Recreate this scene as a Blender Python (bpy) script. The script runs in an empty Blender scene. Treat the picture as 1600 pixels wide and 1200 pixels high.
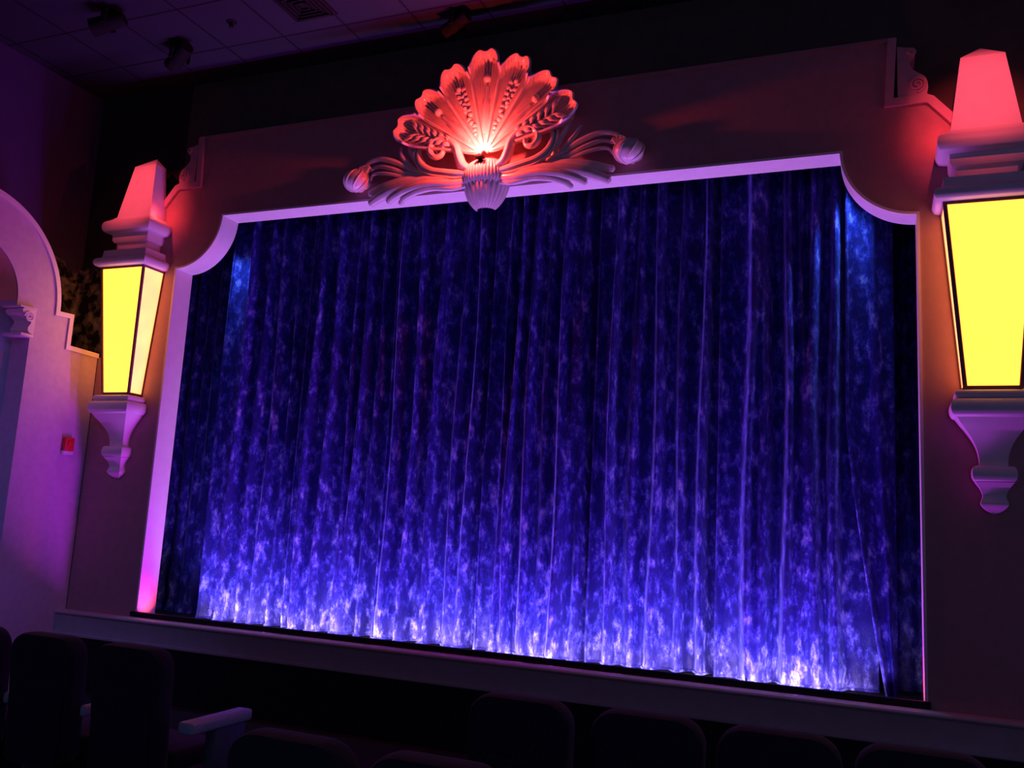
import bpy, bmesh, math, random
from mathutils import Vector, Matrix, noise
from mathutils.geometry import tessellate_polygon
C = bpy.context.scene
PI = math.pi
random.seed(7)

# ------------------------------------------------------------------ camera
YAW, PITCH, ROLL = .3935, .1552, .0541
cy_, sy_, cp_, sp_ = math.cos(YAW), math.sin(YAW), math.cos(PITCH), math.sin(PITCH)
Fw = Vector((-sy_*cp_, cy_*cp_, sp_)); R0 = Vector((cy_, sy_, 0)); U0 = R0.cross(Fw)
Rt = math.cos(ROLL)*R0 + math.sin(ROLL)*U0
Up = -math.sin(ROLL)*R0 + math.cos(ROLL)*U0
cam_d = bpy.data.cameras.new('camera'); cam = bpy.data.objects.new('camera', cam_d)
C.collection.objects.link(cam)
M = Matrix((Rt, Up, -Fw)).transposed().to_4x4(); M.translation = Vector((3.664, -7.9215, 1.1831))
cam.matrix_world = M
cam_d.sensor_width = 36; cam_d.lens = 1396.8*36/1600; cam_d.clip_start = .05
C.camera = cam

# ------------------------------------------------------------------ view, world
vs = C.view_settings
vs.view_transform = 'Standard'; vs.look = 'None'; vs.gamma = 1; vs.use_curve_mapping = False
vs.exposure = 0
W = bpy.data.worlds.new('World'); C.world = W; W.use_nodes = True
bg = W.node_tree.nodes['Background']
bg.inputs[0].default_value = (.31, .28, .80, 1); bg.inputs[1].default_value = .17

# ------------------------------------------------------------------ lights
def aim(o, d): o.rotation_euler = Vector(d).to_track_quat('-Z', 'Y').to_euler()
def lamp(name, kind, loc, col, power, d=None, **kw):
    l = bpy.data.lights.new(name, kind); l.color = col; l.energy = power
    for k, v in kw.items(): setattr(l, k, v)
    o = bpy.data.objects.new(name, l); C.collection.objects.link(o); o.location = loc
    if d: aim(o, d)
    return o
# footlight battens in the trough behind the stage lip: one washes the curtain, one the arch and the house
for k, x in enumerate((-3.22, -2.3, -1.35, -.35, .65, 1.65, 2.6, 3.35)):
    lamp('curtain_footlight', 'AREA', (x, .20, -.05), (.42, .29, 1), (12, 15, 14, 15, 14, 14, 12, 7)[k], (0, .42, 1), shape='RECTANGLE', size=.85, size_y=.05, spread=math.radians(108))
lamp('hem_footlight', 'AREA', (.05, .30, -.055), (1, .76, .80), 95, (0, 1, .3), shape='RECTANGLE', size=6.9, size_y=.03)
lamp('arch_footlight', 'AREA', (0, .05, -.045), (.53, .025, .95), 235, (0, -.8, 1), shape='RECTANGLE', size=7.2, size_y=.04)
for s in (-1, 1):
    lamp('red_corner_light', 'SPOT', (s*3.74, .10, -.03), (1, .05, .12), 14, (s*.8, .02, .5), spot_size=1.25, spot_blend=.9, shadow_soft_size=.02)
    lamp('blue_border_spot', 'SPOT', (s*3.52, .34, 4.52), (.16, .42, 1), 95, (-s*.16, .10, -1), spot_size=1.0, spot_blend=.8, shadow_soft_size=.04)
    for q in (-1, 1):
        lamp('red_uplight', 'POINT', (s*4.49+q*.33, -.20, 4.58), (1, .05, .07), 1.1, shadow_soft_size=.02)
    lamp('red_finial_spot', 'SPOT', (s*4.49, -2.6, 6.2), (1, .07, .11), 420, (0, 2.4, -1.36), spot_size=.46, spot_blend=1, shadow_soft_size=.05)
lamp('added_blue_fill', 'SPOT', (-.5, -7.5, 5.6), (.16, .20, 1), 420, (-4.5, 5.6, -5.2), spot_size=.75, spot_blend=1, shadow_soft_size=.15)  # added fill to turn the lower left wall bluer, no known fitting
lamp('shell_uplight', 'POINT', (0, -.37, 4.90), (1, .055, .045), 72, shadow_soft_size=.035)

# ------------------------------------------------------------------ materials
def mat(name, col, rough=.6, sheen=0, emit=None, es=0, spec=.5, coat=0):
    m = bpy.data.materials.new(name); m.use_nodes = True
    b = m.node_tree.nodes['Principled BSDF']
    b.inputs['Base Color'].default_value = (*col, 1); b.inputs['Roughness'].default_value = rough
    b.inputs['Specular IOR Level'].default_value = spec
    if sheen: b.inputs['Sheen Weight'].default_value = sheen
    if coat: b.inputs['Coat Weight'].default_value = coat
    if emit: b.inputs['Emission Color'].default_value = (*emit, 1); b.inputs['Emission Strength'].default_value = es
    return m
def N(m, t, **kw):
    n = m.node_tree.nodes.new(t)
    for k, v in kw.items(): setattr(n, k, v)
    return n
def L(m, a, b): m.node_tree.links.new(a, b)
def mottled(m, c1, c2, scale, det=4, bump=0, stretch=(1, 1, 1), lo=.35, hi=.65):
    """fine two-tone procedural surface in object space"""
    b = m.node_tree.nodes['Principled BSDF']
    tc = N(m, 'ShaderNodeTexCoord'); mp = N(m, 'ShaderNodeMapping'); mp.inputs['Scale'].default_value = stretch
    nz = N(m, 'ShaderNodeTexNoise'); nz.inputs['Scale'].default_value = scale; nz.inputs['Detail'].default_value = det
    cr = N(m, 'ShaderNodeValToRGB'); cr.color_ramp.elements[0].position = lo; cr.color_ramp.elements[1].position = hi
    cr.color_ramp.elements[0].color = (*c1, 1); cr.color_ramp.elements[1].color = (*c2, 1)
    L(m, tc.outputs['Object'], mp.inputs[0]); L(m, mp.outputs[0], nz.inputs['Vector']); L(m, nz.outputs[0], cr.inputs[0]); L(m, cr.outputs[0], b.inputs['Base Color'])
    if bump:
        bp = N(m, 'ShaderNodeBump'); bp.inputs['Strength'].default_value = bump; bp.inputs['Distance'].default_value = .01
        L(m, nz.outputs[0], bp.inputs['Height']); L(m, bp.outputs[0], b.inputs['Normal'])
    return m
cream = mottled(mat('cream_paint', (.78, .70, .68), .5), (.76, .68, .66), (.80, .72, .70), 9, bump=.03)
stucco = mottled(mat('pale_wall_paint', (.56, .44, .54), .7), (.53, .42, .51), (.59, .46, .57), 14, bump=.06)
rose = mottled(mat('dark_rose_paint', (.42, .21, .20), .65), (.40, .20, .19), (.44, .22, .21), 10, bump=.05)
black_wall = mottled(mat('black_paint', (.11, .095, .065), .9, spec=.1), (.10, .087, .06), (.12, .103, .07), 6)
black_wood = mottled(mat('black_stage_paint', (.012, .011, .014), .7, spec=.2), (.010, .009, .012), (.016, .014, .018), 8)
ledge_m = mottled(mat('ledge_paint', (.50, .40, .38), .45), (.47, .38, .35), (.53, .42, .40), 8, bump=.04)
niche_m = mottled(mat('niche_paint', (.55, .55, .70), .7), (.46, .47, .62), (.62, .61, .76), 3, bump=.1)
ochre = mottled(mat('ochre_paint', (.75, .46, .22), .7), (.72, .43, .20), (.78, .49, .24), 8)
plaster = mottled(mat('gloss_plaster', (.72, .62, .58), .34, coat=.25), (.68, .57, .54), (.76, .66, .62), 11, bump=.05)
bronze = mottled(mat('dark_bronze_frame', (.22, .08, .09), .45), (.20, .07, .08), (.24, .09, .10), 20)
carpet = mottled(mat('dark_carpet', (.02, .018, .03), .95, spec=.1), (.014, .012, .02), (.03, .026, .04), 60, bump=.2)
seat_m = mottled(mat('navy_seat_fabric', (.014, .016, .03), .9, sheen=.12, spec=.2), (.010, .012, .022), (.018, .021, .038), 80, bump=.2)
shell_seat = mottled(mat('grey_seat_plastic', (.05, .07, .09), .5), (.045, .06, .08), (.055, .075, .10), 25)
arm_m = mottled(mat('pale_armrest_plastic', (.30, .40, .48), .4), (.28, .38, .46), (.33, .43, .50), 25)
fixture_m = mottled(mat('black_metal', (.012, .012, .013), .85, spec=.15), (.010, .010, .011), (.016, .016, .017), 30)
red_m = mottled(mat('red_plastic', (.75, .03, .03), .35), (.72, .03, .03), (.78, .035, .035), 15)
white_m = mottled(mat('white_plastic', (.8, .78, .76), .4), (.78, .76, .74), (.82, .80, .78), 15)

glass_m = mat('amber_glass', (.9, .75, .2), .4, emit=(1, .38, .03), es=3.2)
side_glass = mat('pale_amber_glass', (.9, .7, .4), .4, emit=(1, .28, .06), es=2.8)
def glass_tone(m, c1, c2):
    b = m.node_tree.nodes['Principled BSDF']; tc = N(m, 'ShaderNodeTexCoord')
    nz = N(m, 'ShaderNodeTexNoise'); nz.inputs['Scale'].default_value = 3.5; nz.inputs['Detail'].default_value = 3
    mx = N(m, 'ShaderNodeMix', data_type='RGBA'); mx.inputs[6].default_value = (*c1, 1); mx.inputs[7].default_value = (*c2, 1)
    L(m, tc.outputs['Object'], nz.inputs['Vector']); L(m, nz.outputs[0], mx.inputs[0]); L(m, mx.outputs[2], b.inputs['Emission Color'])
glass_tone(glass_m, (1, .37, .03), (1, .41, .034)); glass_tone(side_glass, (1, .17, .05), (1, .40, .06))

def velvet(name, tone=1):
    m = mat(name, (.05, .04, .45), .55, sheen=1); b = m.node_tree.nodes['Principled BSDF']
    tc = N(m, 'ShaderNodeTexCoord')
    mp = N(m, 'ShaderNodeMapping'); mp.inputs['Scale'].default_value = (1, 1, .55)
    big = N(m, 'ShaderNodeTexNoise'); big.inputs['Scale'].default_value = 10.5; big.inputs['Detail'].default_value = 7; big.inputs['Roughness'].default_value = .74
    fine = N(m, 'ShaderNodeTexNoise'); fine.inputs['Scale'].default_value = 60; fine.inputs['Detail'].default_value = 3
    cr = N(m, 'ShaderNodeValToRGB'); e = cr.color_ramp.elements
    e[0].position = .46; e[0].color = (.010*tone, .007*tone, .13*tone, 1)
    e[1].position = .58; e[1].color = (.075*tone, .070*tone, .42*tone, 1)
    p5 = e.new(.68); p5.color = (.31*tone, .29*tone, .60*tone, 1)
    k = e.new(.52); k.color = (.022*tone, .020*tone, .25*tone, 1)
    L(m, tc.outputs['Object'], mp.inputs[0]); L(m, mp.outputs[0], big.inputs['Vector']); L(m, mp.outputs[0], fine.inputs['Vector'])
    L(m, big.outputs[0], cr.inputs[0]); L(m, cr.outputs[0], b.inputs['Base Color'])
    b.inputs['Sheen Tint'].default_value = (.34, .38, 1, 1); b.inputs['Sheen Roughness'].default_value = .27
    sw = N(m, 'ShaderNodeMapRange'); sw.inputs[1].default_value = .42; sw.inputs[2].default_value = .62; sw.inputs[3].default_value = .35*tone; sw.inputs[4].default_value = 1.0*tone
    L(m, big.outputs[0], sw.inputs[0]); L(m, sw.outputs[0], b.inputs['Sheen Weight'])
    b.inputs['Specular IOR Level'].default_value = .2
    ad = N(m, 'ShaderNodeMath', operation='MULTIPLY_ADD'); ad.inputs[1].default_value = .25
    L(m, fine.outputs[0], ad.inputs[0]); L(m, big.outputs[0], ad.inputs[2])
    bp = N(m, 'ShaderNodeBump'); bp.inputs['Strength'].default_value = .55; bp.inputs['Distance'].default_value = .02
    L(m, ad.outputs[0], bp.inputs['Height']); L(m, bp.outputs[0], b.inputs['Normal'])
    return m
velvet_m = velvet('crushed_blue_velvet'); leg_m = velvet('shaded_blue_velvet', .8)  # same velvet toned down for the side drapes: their shade put into the colour

# ceiling tiles: grid lines laid where the real joints run
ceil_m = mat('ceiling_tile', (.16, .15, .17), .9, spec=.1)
def tiles(m):
    b = m.node_tree.nodes['Principled BSDF']; tc = N(m, 'ShaderNodeTexCoord'); sx = N(m, 'ShaderNodeSeparateXYZ'); L(m, tc.outputs['Object'], sx.inputs[0])
    outs = []
    for i, off in ((0, 2.45+80), (1, .385+80)):
        a = N(m, 'ShaderNodeMath', operation='ADD'); a.inputs[1].default_value = off; L(m, sx.outputs[i], a.inputs[0])
        d = N(m, 'ShaderNodeMath', operation='DIVIDE'); d.inputs[1].default_value = .8; L(m, a.outputs[0], d.inputs[0])
        f = N(m, 'ShaderNodeMath', operation='FRACT'); L(m, d.outputs[0], f.inputs[0])
        p = N(m, 'ShaderNodeMath', operation='PINGPONG'); p.inputs[1].default_value = .5; L(m, f.outputs[0], p.inputs[0])
        g = N(m, 'ShaderNodeMath', operation='GREATER_THAN'); g.inputs[1].default_value = .016; L(m, p.outputs[0], g.inputs[0]); outs.append(g)
    mu = N(m, 'ShaderNodeMath', operation='MULTIPLY'); L(m, outs[0].outputs[0], mu.inputs[0]); L(m, outs[1].outputs[0], mu.inputs[1])
    nz = N(m, 'ShaderNodeTexNoise'); nz.inputs['Scale'].default_value = 30; L(m, tc.outputs['Object'], nz.inputs['Vector'])
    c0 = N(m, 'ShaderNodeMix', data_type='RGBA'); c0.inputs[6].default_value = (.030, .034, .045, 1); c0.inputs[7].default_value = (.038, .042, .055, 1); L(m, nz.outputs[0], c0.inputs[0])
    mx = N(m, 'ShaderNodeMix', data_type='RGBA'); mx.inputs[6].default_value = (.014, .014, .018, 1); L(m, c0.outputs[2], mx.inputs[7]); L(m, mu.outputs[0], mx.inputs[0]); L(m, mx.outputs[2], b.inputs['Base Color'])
tiles(ceil_m)

# mural on the side wall behind the arched panel: dusky sky over dark shrubs with pale flecks
mural_m = mat('mural_paint', (.1, .08, .2), .85, spec=.1)
def mural(m, sky):
    b = m.node_tree.nodes['Principled BSDF']; tc = N(m, 'ShaderNodeTexCoord'); sx = N(m, 'ShaderNodeSeparateXYZ'); L(m, tc.outputs['Object'], sx.inputs[0])
    nz = N(m, 'ShaderNodeTexNoise'); nz.inputs['Scale'].default_value = 2.6; nz.inputs['Detail'].default_value = 5; L(m, tc.outputs['Object'], nz.inputs['Vector'])
    h = N(m, 'ShaderNodeMath', operation='MULTIPLY_ADD'); h.inputs[1].default_value = -1.1; L(m, nz.outputs[0], h.inputs[0]); L(m, sx.outputs[2], h.inputs[2])
    st = N(m, 'ShaderNodeMapRange'); st.inputs[1].default_value = 3.52; st.inputs[2].default_value = 3.58; L(m, h.outputs[0], st.inputs[0])
    fl = N(m, 'ShaderNodeTexNoise'); fl.inputs['Scale'].default_value = 8; fl.inputs['Detail'].default_value = 5; L(m, tc.outputs['Object'], fl.inputs['Vector'])
    cr = N(m, 'ShaderNodeValToRGB'); cr.color_ramp.elements[0].position = .47; cr.color_ramp.elements[0].color = (.016, .016, .020, 1); cr.color_ramp.elements[1].position = .72; cr.color_ramp.elements[1].color = (.42, .38, .36, 1)
    L(m, fl.outputs[0], cr.inputs[0])
    mx = N(m, 'ShaderNodeMix', data_type='RGBA'); mx.inputs[7].default_value = (*sky, 1)
    L(m, st.outputs[0], mx.inputs[0]); L(m, cr.outputs[0], mx.inputs[6]); L(m, mx.outputs[2], b.inputs['Base Color'])
mural(mural_m, (.07, .05, .12))
mural_dark = mat('mural_night_paint', (.03, .03, .03), .85, spec=.1); mural(mural_dark, (.034, .030, .032))

# ------------------------------------------------------------------ mesh helpers
def obj(name, bm, m, parent=None, sharp=35, loc=None, kind=None):
    bmesh.ops.recalc_face_normals(bm, faces=bm.faces[:])
    bm.normal_update()
    for f in bm.faces: f.smooth = True
    for e in bm.edges:
        if len(e.link_faces) != 2 or e.calc_face_angle(0) > math.radians(sharp): e.smooth = False
    me = bpy.data.meshes.new(name); bm.to_mesh(me); bm.free(); me.materials.append(m)
    o = bpy.data.objects.new(name, me); C.collection.objects.link(o)
    if parent: o.parent = parent
    if loc: o.location = loc
    if kind: o['kind'] = kind
    return o
def tag(o, label, cat, group=None):
    o['label'] = label; o['category'] = cat
    if group: o['group'] = group
    return o
def thing(name, label, cat, loc=(0, 0, 0), group=None):
    o = bpy.data.objects.new(name, None); C.collection.objects.link(o); o.location = loc; o.empty_display_size = .1
    return tag(o, label, cat, group)
def dup(root, loc, label, rz=0):
    r = root.copy(); C.collection.objects.link(r); r.location = loc; r.rotation_euler = (0, 0, rz); r['label'] = label
    for ch in root.children:
        c = ch.copy(); C.collection.objects.link(c); c.parent = r
        for g in ch.children:
            d = g.copy(); C.collection.objects.link(d); d.parent = c
    return r
def box(bm, x0, x1, y0, y1, z0, z1, bev=0, seg=2):
    t = bmesh.new()
    v = [t.verts.new(p) for p in ((x0, y0, z0), (x1, y0, z0), (x1, y1, z0), (x0, y1, z0), (x0, y0, z1), (x1, y0, z1), (x1, y1, z1), (x0, y1, z1))]
    for f in ((0, 3, 2, 1), (4, 5, 6, 7), (0, 1, 5, 4), (1, 2, 6, 5), (2, 3, 7, 6), (3, 0, 4, 7)): t.faces.new([v[i] for i in f])
    if bev: bmesh.ops.bevel(t, geom=t.edges[:], offset=bev, segments=seg, affect='EDGES', profile=.5)
    merge(bm, t); return bm
def merge(bm, t, mtx=None):
    if mtx: t.transform(mtx)
    me = bpy.data.meshes.new('tmp'); t.to_mesh(me); t.free(); bm.from_mesh(me); bpy.data.meshes.remove(me)
def prism(bm, pts, f0, f1):
    """closed outline pts (2-D) between the maps f0 and f1 to 3-D"""
    a = [bm.verts.new(f0(p)) for p in pts]; b = [bm.verts.new(f1(p)) for p in pts]; n = len(pts)
    for t in tessellate_polygon([[Vector((p[0], p[1], 0)) for p in pts]]):
        bm.faces.new([a[i] for i in t]); bm.faces.new([b[i] for i in t[::-1]])
    for i in range(n): bm.faces.new((a[i], a[(i+1) % n], b[(i+1) % n], b[i]))
    return bm
def grid(bm, P):
    v = [[bm.verts.new(p) for p in row] for row in P]
    for i in range(len(v)-1):
        for j in range(len(v[0])-1): bm.faces.new((v[i][j], v[i][j+1], v[i+1][j+1], v[i+1][j]))
    return bm
def tube(bm, pts, rad, seg=10, flat=1.0, normal=Vector((0, -1, 0))):
    """tapered tube along pts; flat squeezes it along `normal`"""
    pts = [Vector(p) for p in pts]; rings = []
    for i, p in enumerate(pts):
        d = (pts[min(i+1, len(pts)-1)]-pts[max(i-1, 0)]).normalized(); s = d.cross(normal).normalized(); n = s.cross(d).normalized()
        r = rad[i] if isinstance(rad, (list, tuple)) else rad
        rings.append([bm.verts.new(p+r*(math.cos(2*PI*k/seg)*s+flat*math.sin(2*PI*k/seg)*n)) for k in range(seg)])
    for a, b in zip(rings, rings[1:]):
        for k in range(seg): bm.faces.new((a[k], a[(k+1) % seg], b[(k+1) % seg], b[k]))
    bm.faces.new(rings[0]); bm.faces.new(rings[-1][::-1])
    return bm
def spline(pts, n=10):
    """Catmull-Rom through pts (tuples of any length)"""
    P = [tuple(2*a-b for a, b in zip(pts[0], pts[1]))]+list(pts)+[tuple(2*a-b for a, b in zip(pts[-1], pts[-2]))]; out = []
    for i in range(1, len(P)-2):
        for k in range(n):
            t = k/n
            out.append(tuple(.5*(2*b+(c-a)*t+(2*a-5*b+4*c-d)*t*t+(3*b-a-3*c+d)*t**3) for a, b, c, d in zip(P[i-1], P[i], P[i+1], P[i+2])))
    out.append(tuple(pts[-1])); return out
def ball(bm, c, r, sx=1, sy=1, sz=1, u=16, v=10):
    t = bmesh.new(); bmesh.ops.create_uvsphere(t, u_segments=u, v_segments=v, radius=r)
    merge(bm, t, Matrix.Translation(c) @ Matrix.Diagonal((sx, sy, sz, 1))); return bm
def ribbon(bm, path, w0, w1, y0, y1):
    """rectangular moulding following an (x,z) polyline: offsets w0..w1 to its left, y0..y1 in depth"""
    n = len(path); rows = []
    for i in range(n):
        a = Vector(path[max(i-1, 0)]); p = Vector(path[i]); b = Vector(path[min(i+1, n-1)])
        d0 = (p-a).normalized() if i else (b-p).normalized(); d1 = (b-p).normalized() if i < n-1 else d0
        n0 = Vector((-d0.y, d0.x)); n1 = Vector((-d1.y, d1.x)); m = (n0+n1).normalized(); k = 1/max(.3, m.dot(n1))
        A = p+m*w0*k; B = p+m*w1*k
        rows.append([bm.verts.new(q) for q in ((A.x, y0, A.y), (B.x, y0, B.y), (B.x, y1, B.y), (A.x, y1, A.y))])
    for a, b in zip(rows, rows[1:]):
        for k in range(4): bm.faces.new((a[k], a[(k+1) % 4], b[(k+1) % 4], b[k]))
    bm.faces.new(rows[0]); bm.faces.new(rows[-1][::-1]); return bm

FLOOR, CEIL = -.9, 6.43
# ------------------------------------------------------------------ setting
obj('floor', box(bmesh.new(), -5.8, 8, -10, .02, FLOOR-.1, FLOOR), carpet, kind='structure')
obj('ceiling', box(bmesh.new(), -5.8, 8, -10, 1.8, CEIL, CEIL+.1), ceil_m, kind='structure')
obj('wall_front_mural', box(bmesh.new(), -5.8, -4.3, .262, .36, FLOOR, CEIL), mural_dark, kind='structure')
bm = bmesh.new()   # black front wall behind the arch, in three fields round the opening
box(bm, 4.3, 8, .262, .36, FLOOR, CEIL); box(bm, -4.3, 4.3, .262, .36, 4.9, CEIL)
obj('wall_front', bm, black_wall, kind='structure')
obj('wall_stage', box(bmesh.new(), -5.8, 8, 1.7, 1.8, -.1, 6), black_wall, kind='structure')
obj('stage_floor', box(bmesh.new(), -5, 5, .02, 1.7, -.2, -.08), black_wood, kind='structure')
obj('wall_stage_front', box(bmesh.new(), -5.05, 8, -.10, .02, FLOOR, -.33), black_wood, kind='structure')
lip = obj('trim_1', box(bmesh.new(), -4.06, 4.02, -.03, .02, -.056, 0, .006), black_wood, kind='structure')
prof = [(0, -.335), (-.125, -.335), (-.135, -.325), (-.135, -.305), (-.118, -.295), (-.118, -.115), (-.128, -.10), (-.145, -.092), (-.150, -.08), (-.145, -.066), (-.13, -.058), (0, -.057)]
obj('trim_2', prism(bmesh.new(), prof, lambda p: (-5.05, p[0], p[1]), lambda p: (8, p[0], p[1])), ledge_m, kind='structure')

# side wall with its mural
obj('wall_left', box(bmesh.new(), -5.9, -5.8, -10, .36, FLOOR, CEIL), mural_m, kind='structure')
# arched panel standing before it: steps, arch, niche
YC, ZS = -1.76, 3.316
def mir(pts): return pts+[(2*YC-y, z) for y, z in reversed(pts)]
arc = lambda r, n=28: [(YC+r*math.cos(PI/2*k/n), ZS+r*math.sin(PI/2*k/n)) for k in range(n+1)]
outer = mir([(-.005, FLOOR), (-.005, 2.94), (-.43, 2.955), (-.43, 3.325)]+arc(1.133))
inner = mir([(-.955, FLOOR), (-.955, 3.262), (YC+.593, 3.262)]+arc(.593))
outline = outer+inner[::-1]
X0, X1 = -5.05, -5.33
obj('wall_left_panel', prism(bmesh.new(), outline, lambda p: (X0, p[0], p[1]), lambda p: (X1, p[0], p[1])), stucco, kind='structure')
bm = bmesh.new()
ribbon(bm, outer[1:-1], -.002, .052, 0, 1)
for v in bm.verts: v.co = (X0+.022 if v.co.y < .5 else X1, v.co.x, v.co.z)
obj('trim_3', bm, cream, kind='structure')
bm = bmesh.new()    # ochre soffit of the niche arch
P = [[(x, YC+.588*math.cos(a), ZS+.588*math.sin(a)) for x in (X0-.01, X1-.02)] for a in [PI*k/40 for k in range(41)]]
obj('trim_4', grid(bm, P), ochre, kind='structure')
bm = bmesh.new()    # curved pale back of the niche
P = [[(X1-.02-.28*math.cos(PI/2*(2*k/24-1)), YC+.82*(2*k/24-1), z) for k in range(25)] for z in (FLOOR, 0, 1, 2, 3, 3.6, 4.1)]
obj('niche_back', grid(bm, P), niche_m, kind='structure')

def corbel(name, label, y, s):
    t = thing(name, label, 'bracket', (X0, y, 2.97))
    pr = spline([(.01, .0), (.06, .02), (.08, .06), (.055, .11), (.05, .15), (.10, .19), (.15, .21), (.17, .25), (.15, .275)], 6)
    pr = [(0, 0)]+pr+[(0, .275)]
    obj('scroll_body', prism(bmesh.new(), pr, lambda p: (.05, -s*p[0], p[1]), lambda p: (-.22, -s*p[0], p[1])), cream, t)
    obj('top_slab', box(bmesh.new(), -.23, .06, *sorted((s*.0, -s*.21)), .276, .292), cream, t)
    obj('base_slab', box(bmesh.new(), -.23, .055, *sorted((s*0, -s*.16)), -.035, -.001, .006), cream, t)
    sp = [(.056, -s*(.085+r*math.cos(a)), .185+r*math.sin(a)) for k in range(41) for a, r in [(4*PI*k/40, .06*(1-.8*k/40))]]
    obj('volute', tube(bmesh.new(), sp, .011, 8, normal=Vector((1, 0, 0))), cream, t)
    return t
corbel('scroll_corbel', 'small cream scroll corbel under the niche arch on the left wall', -.955, 1)

t = thing('fire_alarm', 'small red fire alarm box on the purple-lit left wall', 'alarm', (X0, -.29, 1.80))
obj('housing', box(bmesh.new(), .001, .06, -.065, .065, -.055, .10, .012), red_m, t)
obj('base_plate', box(bmesh.new(), .001, .05, -.07, .07, -.10, -.056, .008), white_m, t)
obj('lens', box(bmesh.new(), .060, .072, -.03, .03, .0, .06, .005), red_m, t)

# ------------------------------------------------------------------ proscenium arch
A, B, H2, RC = 4.0, 3.393, 4.568, .607
def arcs(s, n=24):   # corner from the head of the opening down to the jamb, quarter circle round (A, H2)
    return [(s*(A-RC*math.cos(PI/2*k/n)), H2-RC*math.sin(PI/2*k/n)) for k in range(n+1)]
inner_half = lambda s: arcs(s)+[(s*A, H2-RC-.02), (s*A, -.056)]
opening = inner_half(-1)[::-1]+inner_half(1)
side = [(3.83, 5.555), (3.80, 4.985), (4.075, 4.985), (4.12, 4.965), (4.20, 4.87), (4.28, 4.775), (4.45, 4.56), (4.62, 4.42), (4.97, 4.33), (4.97, 2.90), (5.045, 2.90), (5.045, -.056)]
shape = [(-x, z) for x, z in side[::-1]]+side
arch = thing('proscenium_arch', 'dark rose stage arch with purple-lit reveals framing the blue curtain', 'arch', (0, 0, 0))
bm = bmesh.new()
hole = [(x*1.0, z) for x, z in opening]
prism(bm, shape+hole[::-1], lambda p: (p[0], 0, p[1]), lambda p: (p[0], .26, p[1]))
obj('face_panel', bm, rose, arch)
bm = bmesh.new(); ribbon(bm, opening, -.022, .001, -.012, .263); obj('reveal', bm, cream, arch)
bm = bmesh.new(); ribbon(bm, [(-3.83, 5.555), (3.83, 5.555)], -.026, .012, -.02, .02); obj('top_trim', bm, rose, arch)
trim_rose = mottled(mat('light_rose_paint', (.58, .30, .30), .55), (.55, .28, .28), (.60, .32, .32), 10)
for s in (-1, 1):
    pth = [(s*x, z) for x, z in side[:7]]
    bm = bmesh.new(); ribbon(bm, pth, *((-.06, .012) if s > 0 else (-.012, .06)), -.03, .02); obj('shoulder_trim', bm, trim_rose, arch)
    # scroll bracket standing in the shoulder
    pr = [(3.845, 5.0)]+spline([(4.075, 5.0), (4.085, 5.08), (4.065, 5.16), (4.0, 5.215), (3.955, 5.26), (3.945, 5.31), (3.955, 5.345), (3.985, 5.375), (3.985, 5.42), (3.955, 5.45), (3.91, 5.455), (3.86, 5.47)], 6)+[(3.845, 5.47)]
    pr = [(s*x, z) for x, z in pr]
    sb = obj('scroll_bracket', prism(bmesh.new(), pr, lambda p: (p[0], -.02, p[1]), lambda p: (p[0], .22, p[1])), trim_rose, arch)
    for cx, cz, r in ((4.0, 5.10, .07), (3.955, 5.405, .035)):
        sp = [(s*(cx+q*math.cos(a)), -.026, cz+q*math.sin(a)) for k in range(33) for a, q in [(-PI/2+4*PI*k/32, r*(1-.8*k/32))]]
        obj('volute', tube(bmesh.new(), sp, .011, 6), trim_rose, sb)

# ------------------------------------------------------------------ curtain
ridges = [-3.238, -3.008, -2.818, -2.595, -2.237, -2.007, -1.755, -1.631, -1.443, -1.162, -.918, -.687, -.429, -.258, .127, .242, .404, .571, .729, .81, .932, 1.269, 1.488, 1.691, 1.921, 2.135, 2.573, 2.683, 2.905, 3.011, 3.128, 3.30]
edges = [-3.575, -2.41, -1.25, -.085, 1.08, 2.29, 3.40]
rw = {r: random.uniform(.04, .075) for r in ridges}; ra = {r: random.uniform(.12, .22) for r in ridges}; rp = {r: random.uniform(0, 6) for r in ridges}
def cloth(bm, x0, x1, y0, ztop, zbot, rid, lx=lambda z: 0, nx=None, nz=150, tilt=.05, amp=1):
    nx = nx or max(24, int((x1-x0)*95)); P = []
    for j in range(nz+1):
        v = (j/nz)**1.35; z = zbot+(ztop-zbot)*v; row = []
        for i in range(nx+1):
            u = i/nx; x = x0+(x1-x0)*u; h = (z-zbot)/(ztop-zbot)
            y = y0+tilt*(2*u-1)
            for r in rid:
                d = x-r-.018*math.sin(z*1.3+rp.get(r, 0))
                if abs(d) < .4:
                    w = rw.get(r, .06)*(1.15-.35*h); y -= amp*ra.get(r, .06)*(1.05-.1*h)*math.exp(-(d/w)**2)
            y -= amp*.045*math.exp(-(u*(x1-x0)/.045)**2)            # the leading edge stands forward
            y += amp*.035*noise.noise(Vector((x*3.1, z*.35, y0*9)))+amp*.010*noise.noise(Vector((x*11, z*1.1, 3)))
            if h < .16:
                k = 1-h/.16; y += k*.030*noise.noise(Vector((x*6, z*5, 7)))+k*.012*noise.noise(Vector((x*16, z*13, 1)))
            row.append((x+lx(z)*(1-u), y, z))
        P.append(row)
    grid(bm, P); return bm
cur = thing('stage_curtain', 'crushed blue velvet curtain lit from below across the stage', 'curtain', (0, 0, 0))
ends = edges[1:6]+[3.62]
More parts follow.
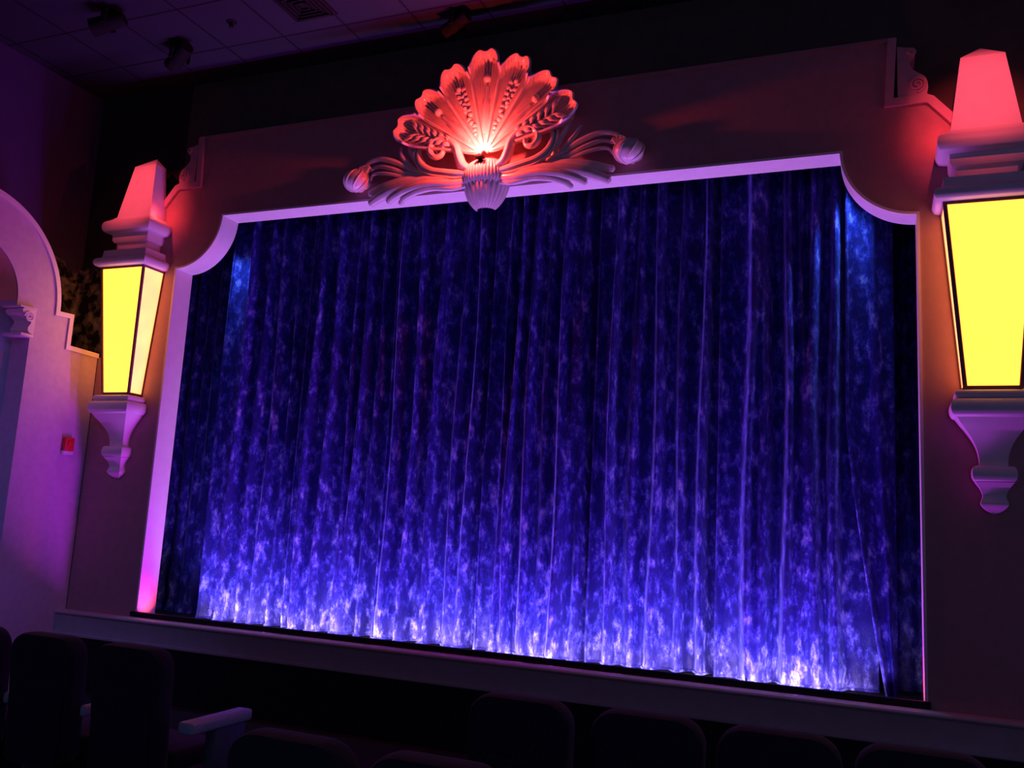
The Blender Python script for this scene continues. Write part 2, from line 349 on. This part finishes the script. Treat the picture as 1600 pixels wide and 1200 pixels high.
for k in range(6):
    x0, x1 = edges[k], ends[k]+.03
    cl = obj('curtain_panel', cloth(bmesh.new(), x0, x1, .60, 5.05, -.07, [r for r in ridges if x0+.04 < r < x1-.02]), velvet_m, cur, sharp=80)
    bm = bmesh.new()
    me = cl.data
    # hem: a stitched welt following the foot of the cloth
    n = max(24, int((x1-x0)*95)); pts = [me.vertices[i].co.copy() for i in range(n+1)]
    tube(bm, [(p.x, p.y-.006, p.z+.012) for p in pts], .013, 6, normal=Vector((0, 0, 1))); obj('hem', bm, velvet_m, cl)
    bm = bmesh.new(); tube(bm, [me.vertices[j*(n+1)].co+Vector((-.004, -.008, 0)) for j in range(0, 151, 3)], .013, 8); obj('side_hem', bm, velvet_m, cl)
flap = obj('curtain_panel', cloth(bmesh.new(), 3.415, 3.80, .575, 5.05, -.075, [3.66], lx=lambda z: .29*max(0, 1-z/2.3)**1.3, tilt=.04), velvet_m, cur, sharp=80)
bm = bmesh.new(); n = len(flap.data.vertices)//151; tube(bm, [flap.data.vertices[j*n].co+Vector((-.004, -.008, 0)) for j in range(0, 151, 3)], .013, 8); obj('side_hem', bm, velvet_m, flap)
lc = thing('leg_curtain', 'narrow unlit blue drape at the left edge of the stage', 'curtain', (0, 0, 0))
obj('cloth', cloth(bmesh.new(), -4.5, -3.35, .86, 5.05, -.075, [-4.3, -4.12, -3.98, -3.8, -3.62, -3.5], tilt=0), leg_m, lc, sharp=80)
lc = thing('leg_curtain', 'narrow unlit blue drape at the right edge of the stage', 'curtain', (0, 0, 0))
obj('cloth', cloth(bmesh.new(), 3.6, 4.6, 1.0, 5.05, -.075, [3.75, 3.9, 4.05, 4.2, 4.35], tilt=0), leg_m, lc, sharp=80)

# ------------------------------------------------------------------ wall lanterns
def sq(bm, prof, half=True):
    """half of a square tower whose axis runs up the wall; prof = (half width, z)"""
    rows = [[bm.verts.new(p) for p in ((-h, -.001, z), (-h, -h, z), (h, -h, z), (h, -.001, z))] for h, z in prof]
    for a, b in zip(rows, rows[1:]):
        for k in range(4): bm.faces.new((a[k], a[(k+1) % 4], b[(k+1) % 4], b[k]))
    bm.faces.new(rows[0][::-1]); bm.faces.new(rows[-1]); return bm
def roll(h, z0, z1, b, n=8):     # bulging moulding between z0 and z1
    return [(h+b*math.sin(PI*k/n), z0+(z1-z0)*(1-math.cos(PI*k/n))/2) for k in range(n+1)]
def lantern(label, x):
    t = thing('wall_lantern', label, 'lantern', (x, 0, 2.4), 'wall lanterns flanking the stage')
    Z = -2.4
    def part(name, prof, m, p=t, sh=35): return obj(name, sq(bmesh.new(), [(max(h, .004), z+Z) for h, z in prof]), m, p, sh)
    part('tip', spline([(.0, 1.45), (.06, 1.485), (.095, 1.53), (.085, 1.57), (.080, 1.60), (.10, 1.65), (.135, 1.70)], 5), cream)
    part('knob', [(.12, 1.70)]+roll(.125, 1.70, 1.825, .03)+[(.10, 1.825)], cream)
    part('corbel', spline([(.098, 1.825), (.100, 1.88), (.115, 1.95), (.145, 2.02), (.19, 2.09), (.235, 2.15), (.262, 2.19)], 5), cream)
    part('lower_moulding', roll(.262, 2.19, 2.335, .042)+roll(.235, 2.335, 2.405, .035)+[(.215, 2.405)], cream)
    lan = part('inner_box', [(.190, 2.41), (.196, 2.43), (.315, 3.90), (.318, 3.915)], bronze)
    # glass panes and the bars between them
    def pane(pts):
        bm = bmesh.new(); bm.faces.new([bm.verts.new(Vector(p)+Vector((0, 0, Z))) for p in pts]); r = bmesh.ops.extrude_face_region(bm, geom=bm.faces[:]); return bm
    hb, ht, zb, zt = .207, .330, 2.43, 3.912; e = .024
    def hz(z): return hb+(ht-hb)*(z-zb)/(zt-zb)
    z0, z1 = zb+.012, zt-.022
    f = lambda z: hz(z)-.006
    for k, pts in enumerate(([(-f(z0)+e, -f(z0), z0), (f(z0)-e, -f(z0), z0), (f(z1)-e, -f(z1), z1), (-f(z1)+e, -f(z1), z1)],
                [(f(z0), -f(z0)+e, z0), (f(z0), -.012, z0), (f(z1), -.012, z1), (f(z1), -f(z1)+e, z1)],
                [(-f(z0), -.012, z0), (-f(z0), -f(z0)+e, z0), (-f(z1), -f(z1)+e, z1), (-f(z1), -.012, z1)])):
        bm = bmesh.new(); bm.faces.new([bm.verts.new(Vector(p)+Vector((0, 0, Z))) for p in pts]); obj('glass_pane', bm, side_glass if k else glass_m, t)
    bm = bmesh.new()
    for s in (-1, 1):
        for a, b in (((s*hz(zb), -hz(zb), zb), (s*hz(zt), -hz(zt), zt)), ((s*hz(zb), -.008, zb), (s*hz(zt), -.008, zt))):
            c0, c1 = Vector(a), Vector(b); rows = []
            for c in (c0, c1):
                h = .013 if abs(a[1]) > .05 else .007
                cc = c+Vector((-s*h*.8, h*.8 if h > .01 else 0, Z)); rows.append([bm.verts.new(cc+Vector((dx, dy, 0))) for dx, dy in ((-h, -h), (h, -h), (h, h), (-h, h))])
            for k in range(4): bm.faces.new((rows[0][k], rows[0][(k+1) % 4], rows[1][(k+1) % 4], rows[1][k]))
    for z, h in ((zb, .006), (zt-.012, .010)):
        w = hz(z)
        box(bm, -w, w, -w-.002, -w+.02, z+Z-h, z+Z+h)
        for s in (-1, 1): box(bm, *sorted((s*(w-.02), s*(w+.002))), -w, -.004, z+Z-h, z+Z+h)
    obj('frame', bm, bronze, t)
    part('upper_moulding', [(.30, 3.915), (.345, 3.915)]+roll(.352, 3.918, 4.025, .045)+[(.335, 4.035), (.328, 4.05), (.322, 4.12), (.30, 4.13)], cream)
    part('neck', [(.215, 4.13), (.222, 4.225), (.255, 4.235), (.27, 4.26), (.272, 4.335), (.25, 4.335)], cream)
    part('cap_moulding', [(.27, 4.335), (.30, 4.335)]+roll(.315, 4.338, 4.49, .05)[1:-1]+[(.315, 4.495), (.285, 4.52), (.262, 4.545)], cream)
    part('obelisk', [(.256, 4.545), (.165, 5.215), (.004, 5.36)], cream, sh=20)
    return t
lantern('cream wall lantern with yellow panes and red-lit obelisk top, left of the stage', -4.49)
lantern('cream wall lantern with large yellow pane and red-lit obelisk top, right of the stage', 4.49)

# ------------------------------------------------------------------ shell ornament
OZ = 4.86
shell = thing('shell_ornament', 'red-lit carved scallop shell with scrolls above the curtain', 'ornament', (0, 0, 4.45))
oz = OZ-4.45
def lean(r): return -.15-.10*max(0, r)
def petal(th, R, half, n_fl=6.5, nr=70, ns=130):
    P = []
    for j in range(nr+1):
        t = j/nr; row = []
        for i in range(ns+1):
            s = 2*i/ns-1
            rm = R*(1-.17*abs(s)**2.6-.030*math.exp(-(s/.20)**2))
            r = .03+t*(rm-.03); a = th+s*half*(1-.10*max(0, t-.85)/.15*abs(s))
            edge = math.exp(-((1-abs(s))/.10)**2); tip = math.exp(-((1-t)/.045)**2)
            y = lean(r)+.085*t*(1-s*s)*(1 if t < .9 else 1-.5*(t-.9)/.1)
            fade = min(1, t/.12)*max(0, min(1, (.97-t)/.08))
            y += .10*t**1.15*abs(math.cos(PI*n_fl*s))**.55*fade*(1-edge)
            y -= .022*edge+.045*tip
            row.append((r*math.sin(a), y, oz+r*math.cos(a)))
        P.append(row)
    bm = grid(bmesh.new(), P)
    return bm
def pol(th, r, dy=0): return (r*math.sin(th), lean(r)+.085*max(0, r-.1)/.95+dy-.05, oz+r*math.cos(th))
D = math.radians
for th, R, kind in ((-69, 1.08, 'feather'), (-47, 1.02, 'pistil'), (-23, 1.05, 'beads'), (0, 1.10, 'pistil'), (23, 1.06, 'beads'), (47, 1.04, 'pistil'), (67, 1.09, 'feather')):
    a = D(th); half = D(12.4)
    p = obj('shell_lobe', petal(a, R, half), plaster, shell, sharp=70)
    md = p.modifiers.new('thickness', 'SOLIDIFY'); md.thickness = .022; md.offset = -1
    if kind == 'pistil':
        k = .66 if th else .72
        q = [pol(a, r, .05) for r in [.22+(k-.22)*i/12 for i in range(13)]]
        obj('stamen', tube(bmesh.new(), q, [.022+.030*math.sin(PI*min(1, i/12*.75+.2))**2 for i in range(13)], 10), plaster, p)
        obj('bead', ball(bmesh.new(), pol(a, k+.085, .03), .042), plaster, p)
    elif kind == 'beads':
        bm = bmesh.new(); sg = 1 if th > 0 else -1
        for i in range(11):
            r = .24+.046*i; rr = .022+.010*math.sin(PI*i/10)
            ball(bm, pol(a+sg*D(2.4)*math.cos(i*1.7), r, .04), rr, u=10, v=7)
        tube(bm, [pol(a, .24+.046*i, .05) for i in range(11)], .012, 6)
        obj('bead_strand', bm, plaster, p)
        obj('bead', ball(bmesh.new(), pol(a+sg*D(1), .80, .045), .032, u=12, v=8), plaster, p)
        bm = bmesh.new()
        for i in range(5):
            r = .50+.06*i
            for q in (-1, 1):
                tube(bm, spline([pol(a, r, .06), pol(a+q*D(3.2), r+.035, .03), pol(a+q*D(4.8), r+.085, .05)], 4), [.018, .022, .024, .024, .022, .018, .014, .009, .004], 6, .5)
        obj('leaf_spray', bm, plaster, p)
    else:
        bm = bmesh.new(); sg = 1 if th > 0 else -1
        for i in range(6):
            r = .40+.085*i
            for q in (-1, 1):
                tube(bm, spline([pol(a, r-.05, .035), pol(a+q*D(4), r+.03, -.02), pol(a+q*D(8), r+.13, .01)], 5), [.010, .016, .021, .025, .027, .027, .025, .021, .016, .010, .003], 6, .55)
        tube(bm, [pol(a, .3+.07*i, .03) for i in range(9)], [.018]*8+[.006], 8)
        obj('feather_leaf', bm, plaster, p)
# round boss under the lobes, with fine vertical reeding
def dome(cx, cy, cz, rx, ry, rz, nfl, amp, t0=0, t1=1, nu=150, nv=30):
    P = []
    for j in range(nv+1):
        v = -PI/2+PI*(t0+(t1-t0)*j/nv); row = []
        for i in range(nu+1):
            u = PI*i/nu; k = 1+amp*math.cos(nfl*u*2)*math.cos(v)
            row.append((cx-rx*k*math.cos(u)*math.cos(v), cy-ry*k*math.sin(u)*math.cos(v), cz+rz*math.sin(v)))
        P.append(row)
    return grid(bmesh.new(), P)
obj('boss', dome(0, -.02, 4.65-4.45, .28, .25, .20, 26, .022), plaster, shell, sharp=70)
P = []     # small fluted cup hanging below the boss
for j in range(25):
    v = j/24; z = 4.60-.285*v; rr = .245*math.cos(v*1.42)**.5; row = []
    for i in range(121):
        u = PI*i/120; k = 1+.045*math.cos(26*u)*(.4+.6*v)
        row.append((-rr*1.0*k*math.cos(u), -.03-rr*.85*k*math.sin(u), z-4.45-.012*abs(math.cos(13*u))*v))
    P.append(row)
bm = grid(bmesh.new(), P)
obj('inverted_cup', bm, plaster, shell, sharp=70)
bm = bmesh.new()
box(bm, -.045, .045, -.30, -.22, 4.775-4.45, 4.80-4.45, .008); box(bm, -.02, .02, -.25, -.19, 4.74-4.45, 4.78-4.45, .004)
obj('lamp_bracket', bm, fixture_m, shell)
for s in (-1, 1):
    q = lambda pts, y: [(s*x, y if not callable(y) else y(i/(len(pts)-1)), z-4.45) for i, (x, z) in enumerate(pts)]
    # inner volute
    pts = spline([(.16, 4.70), (.23, 4.76), (.272, 4.85), (.31, 4.96), (.40, 5.045), (.51, 5.06), (.585, 5.005), (.595, 4.925), (.54, 4.87), (.475, 4.885), (.455, 4.945), (.49, 4.985), (.53, 4.965), (.525, 4.935)], 8)
    n = len(pts)
    obj('volute', tube(bmesh.new(), q(pts, lambda t: -.15-.05*math.sin(PI*t)), [.055-.030*min(1, i/n*1.3) for i in range(n)], 12, 1.2), plaster, shell)
    # outer scroll band sweeping under and round
    bm = bmesh.new()
    for off, rr in ((0, .038), (.05, .024)):
        pts = spline([(.17, 4.66-off*.3), (.30, 4.675-off), (.44, 4.70-off), (.58, 4.735-off), (.69+off*.6, 4.81-off*.5), (.735+off, 4.91), (.73+off, 5.01), (.69+off, 5.10)], 8); n = len(pts)
        tube(bm, q(pts, lambda t: -.16-.03*math.sin(PI*t)), [rr*(1.1-.75*(i/n)**2) for i in range(n)], 10)
    obj('scroll_band', bm, plaster, shell)
    # long acanthus arm with several leaf fingers
    bm = bmesh.new()
    for pts, rr, y in (
        ([(.15, 4.64), (.35, 4.62), (.60, 4.625), (.85, 4.60), (1.05, 4.56), (1.20, 4.51), (1.33, 4.455)], .058, -.12),
        ([(.15, 4.60), (.35, 4.575), (.60, 4.585), (.82, 4.56), (1.00, 4.50), (1.10, 4.445)], .044, -.14),
        ([(.15, 4.57), (.33, 4.535), (.55, 4.55), (.74, 4.525), (.88, 4.475), (.955, 4.42)], .036, -.13),
        ([(.40, 4.655), (.65, 4.665), (.90, 4.66), (1.10, 4.63), (1.24, 4.60), (1.36, 4.58)], .046, -.10)):
        pp = spline(pts, 8); n = len(pp)
        tube(bm, q(pp, lambda t, y=y: y-.05*math.sin(PI*t)), [rr*(.55+.6*math.sin(PI*min(1, .15+i/n*.80))) if i < n-1 else rr*.2 for i in range(n)], 10, .9)
    obj('leaf_arm', bm, plaster, shell)
    bm = bmesh.new()   # upper fronds reaching out to the bud
    for pts, rr in (([(.66, 4.74), (.84, 4.79), (1.02, 4.88), (1.20, 4.935), (1.36, 4.92), (1.46, 4.83)], .026), ([(.70, 4.73), (.90, 4.755), (1.08, 4.82), (1.24, 4.86), (1.38, 4.83)], .021), ([(.74, 4.72), (.94, 4.725), (1.12, 4.765), (1.28, 4.78), (1.34, 4.73)], .019),
        ([(.72, 4.78), (.80, 4.90), (.86, 5.02), (.885, 5.14)], .026), ([(.76, 4.76), (.88, 4.86), (.96, 4.95), (1.0, 5.06)], .022), ([(.69, 4.82), (.745, 4.94), (.765, 5.05)], .02)):
        pp = spline(pts, 7); n = len(pp)
        tube(bm, q(pp, lambda t: -.11-.05*math.sin(PI*t)), [rr*(.5+.7*math.sin(PI*min(1, .12+i/n*.86))) for i in range(n)], 8, .8)
    obj('frond', bm, plaster, shell)
    bm = bmesh.new()   # drooping bud: an overlapping whorl of petals
    bc = Vector((s*1.50, -.13, 4.735-4.45))
    ball(bm, bc, .142, 1, .87, .85, 28, 18)
    for k in range(7):
        a0 = PI*2*k/7
        pp = [bc+Vector((.145*math.sin(v)*math.cos(a0+.5*v)*1.0, .125*math.sin(v)*math.sin(a0+.5*v), .122*-math.cos(v))) for v in [PI*(.05+.9*i/12) for i in range(13)]]
        tube(bm, pp, [.004+.010*math.sin(PI*i/12) for i in range(13)], 6, .8)
    for k in range(4):
        tube(bm, [(bc.x-s*(.02+.03*k), -.14, bc.z+.08), (bc.x-s*(.05+.035*k), -.15, bc.z+.13), (bc.x-s*(.10+.03*k), -.14, bc.z+.165-.02*k)], [.03, .022, .004], 6)
    obj('bud', bm, plaster, shell)

# ------------------------------------------------------------------ ceiling fittings
def ceil_spot(label, x, y, rz, s=1):
    t = thing('ceiling_spotlight', label, 'spotlight', (x, y, CEIL)); t.rotation_euler = (0, 0, rz)
    obj('mount', box(bmesh.new(), -.05*s, .05*s, -.05*s, .05*s, -.04, -.001, .006), fixture_m, t)
    bm = bmesh.new()
    for q in (-1, 1): box(bm, *sorted((q*.10*s, q*.115*s)), -.03*s, .03*s, -.22*s, -.035, .003)
    box(bm, -.115*s, .115*s, -.03*s, .03*s, -.05, -.036, .003); obj('yoke', bm, fixture_m, t)
    b2 = bmesh.new(); bmesh.ops.create_cone(b2, cap_ends=True, segments=24, radius1=.098*s, radius2=.075*s, depth=.36*s)
    b2.transform(Matrix.Translation((0, 0, -.17*s)) @ Matrix.Rotation(D(70), 4, 'X')); obj('lamp_head', b2, fixture_m, t)
ceil_spot('black ceiling spotlight nearest the dark left corner of the ceiling', -3.70, -.62, 1.2)
ceil_spot('black ceiling spotlight cut by the top edge, far left', -3.95, -1.42, 1.9)
ceil_spot('black ceiling spotlight above the shell ornament', -.36, -.26, 1.3, .85)
t = thing('air_vent', 'square dark air vent in the ceiling tiles', 'vent', (-1.86, -.86, CEIL))
obj('vent_frame', box(bmesh.new(), -.26, .26, -.26, .26, -.014, -.001, .003), fixture_m, t)
bm = bmesh.new()
for k in range(4):
    h = .22-.05*k
    for a in range(4):
        b2 = box(bmesh.new(), -h, h, -h, -h+.022, -.034, -.015, .003); merge(bm, b2, Matrix.Rotation(a*PI/2, 4, 'Z'))
obj('vent_louvre', bm, fixture_m, t)
t = thing('sprinkler_head', 'tiny dark sprinkler head on the ceiling', 'sprinkler', (-2.829, -.81, CEIL))
b2 = bmesh.new(); bmesh.ops.create_cone(b2, cap_ends=True, segments=20, radius1=.05, radius2=.06, depth=.012); b2.transform(Matrix.Translation((0, 0, -.008))); obj('escutcheon', b2, fixture_m, t)
b2 = bmesh.new(); bmesh.ops.create_cone(b2, cap_ends=True, segments=16, radius1=.028, radius2=.014, depth=.05); b2.transform(Matrix.Translation((0, 0, -.04))); obj('nozzle', b2, fixture_m, t)

# ------------------------------------------------------------------ seats, seen from behind
def rounded(bm, w, h, d, r, zb, yb, taper=.0, bow=.0, n=10):
    """upholstered slab: rounded-rectangle outline in x/z, puffed in y"""
    pts = []
    for cx, cz, a0 in ((w/2-r, zb+h-r, 0), (-w/2+r, zb+h-r, PI/2), (-w/2+r*.5, zb+r*.5, PI), (w/2-r*.5, zb+r*.5, PI*1.5)):
        rr = r if a0 < PI else r*.5
        for k in range(n+1): a = a0+PI/2*k/n; pts.append((cx+rr*math.cos(a), cz+rr*math.sin(a)))
    cz = zb+h/2; rows = []
    for s, y in ((.80, -d/2), (.93, -d*.46), (.985, -d*.32), (1, -d*.1), (1, d*.1), (.985, d*.32), (.93, d*.46), (.80, d/2)):
        kx = 1-(1-s)*.45; rows.append([bm.verts.new((x*kx*(1-taper*(cz-z)/h), yb+y-bow*((z-zb)/h), cz+(z-cz)*(1-(1-s)*.35))) for x, z in pts])
    m = len(pts)
    for a, b in zip(rows, rows[1:]):
        for k in range(m): bm.faces.new((a[k], a[(k+1) % m], b[(k+1) % m], b[k]))
    bm.faces.new(rows[0]); bm.faces.new(rows[-1][::-1]); return bm
def seat(label, x, y, wide=False):
    t = thing('cinema_seat', label, 'seat', (x, y, FLOOR), 'rows of dark cinema seats')
    obj('backrest', rounded(bmesh.new(), .54, .80, .15, .13, .40, 0, .10, .06), seat_m, t, 50)
    obj('back_shell', rounded(bmesh.new(), .47, .52, .05, .10, .38, -.085, .05, .02), seat_m, t, 50)
    obj('seat_cushion', box(bmesh.new(), -.265, .265, .10, .62, .42, .55, .05, 4), seat_m, t)
    bm = bmesh.new(); box(bm, -.05, .05, .10, .42, .02, .43, .01); box(bm, -.16, .16, .06, .46, 0, .02, .005); obj('pedestal', bm, fixture_m, t)
    w, c = (.06, .43) if wide else (.026, .312)
    ar = obj('armrest', box(bmesh.new(), c-w, c+w, -.02, .56, .70, .775, .02, 3), arm_m, t)
    obj('arm_post', box(bmesh.new(), c-w*.65, c+w*.65, .22, .52, .0, .70, .012), shell_seat, ar)
    return t
YA, YB = -3.32, -4.67
s0 = seat('dark cinema seat at the far left edge of the photo', -2.14, YA)
s1 = seat('second dark cinema seat from the left, touching the lit wall corner', -1.44, YA)
sd = seat('dark cinema seat at the aisle with a pale blue armrest', -.71, YA, True)
for x, lb in ((1.93, 'dark cinema seat just right of the aisle, below the curtain centre'), (2.60, 'dark cinema seat second right of the aisle, faint under the ledge'), (3.22, 'dark cinema seat third right of the aisle, faint rounded top'), (3.83, 'dark cinema seat at bottom right with a blue-lit rounded top')):
    dup(s1, (x, YA, FLOOR), lb)
dup(s1, (1.47, YB, FLOOR), 'nearer dark cinema seat behind the pale armrest, bottom left')
dup(s1, (2.12, YB, FLOOR), 'nearer dark cinema seat at the bottom edge, right of the armrest')
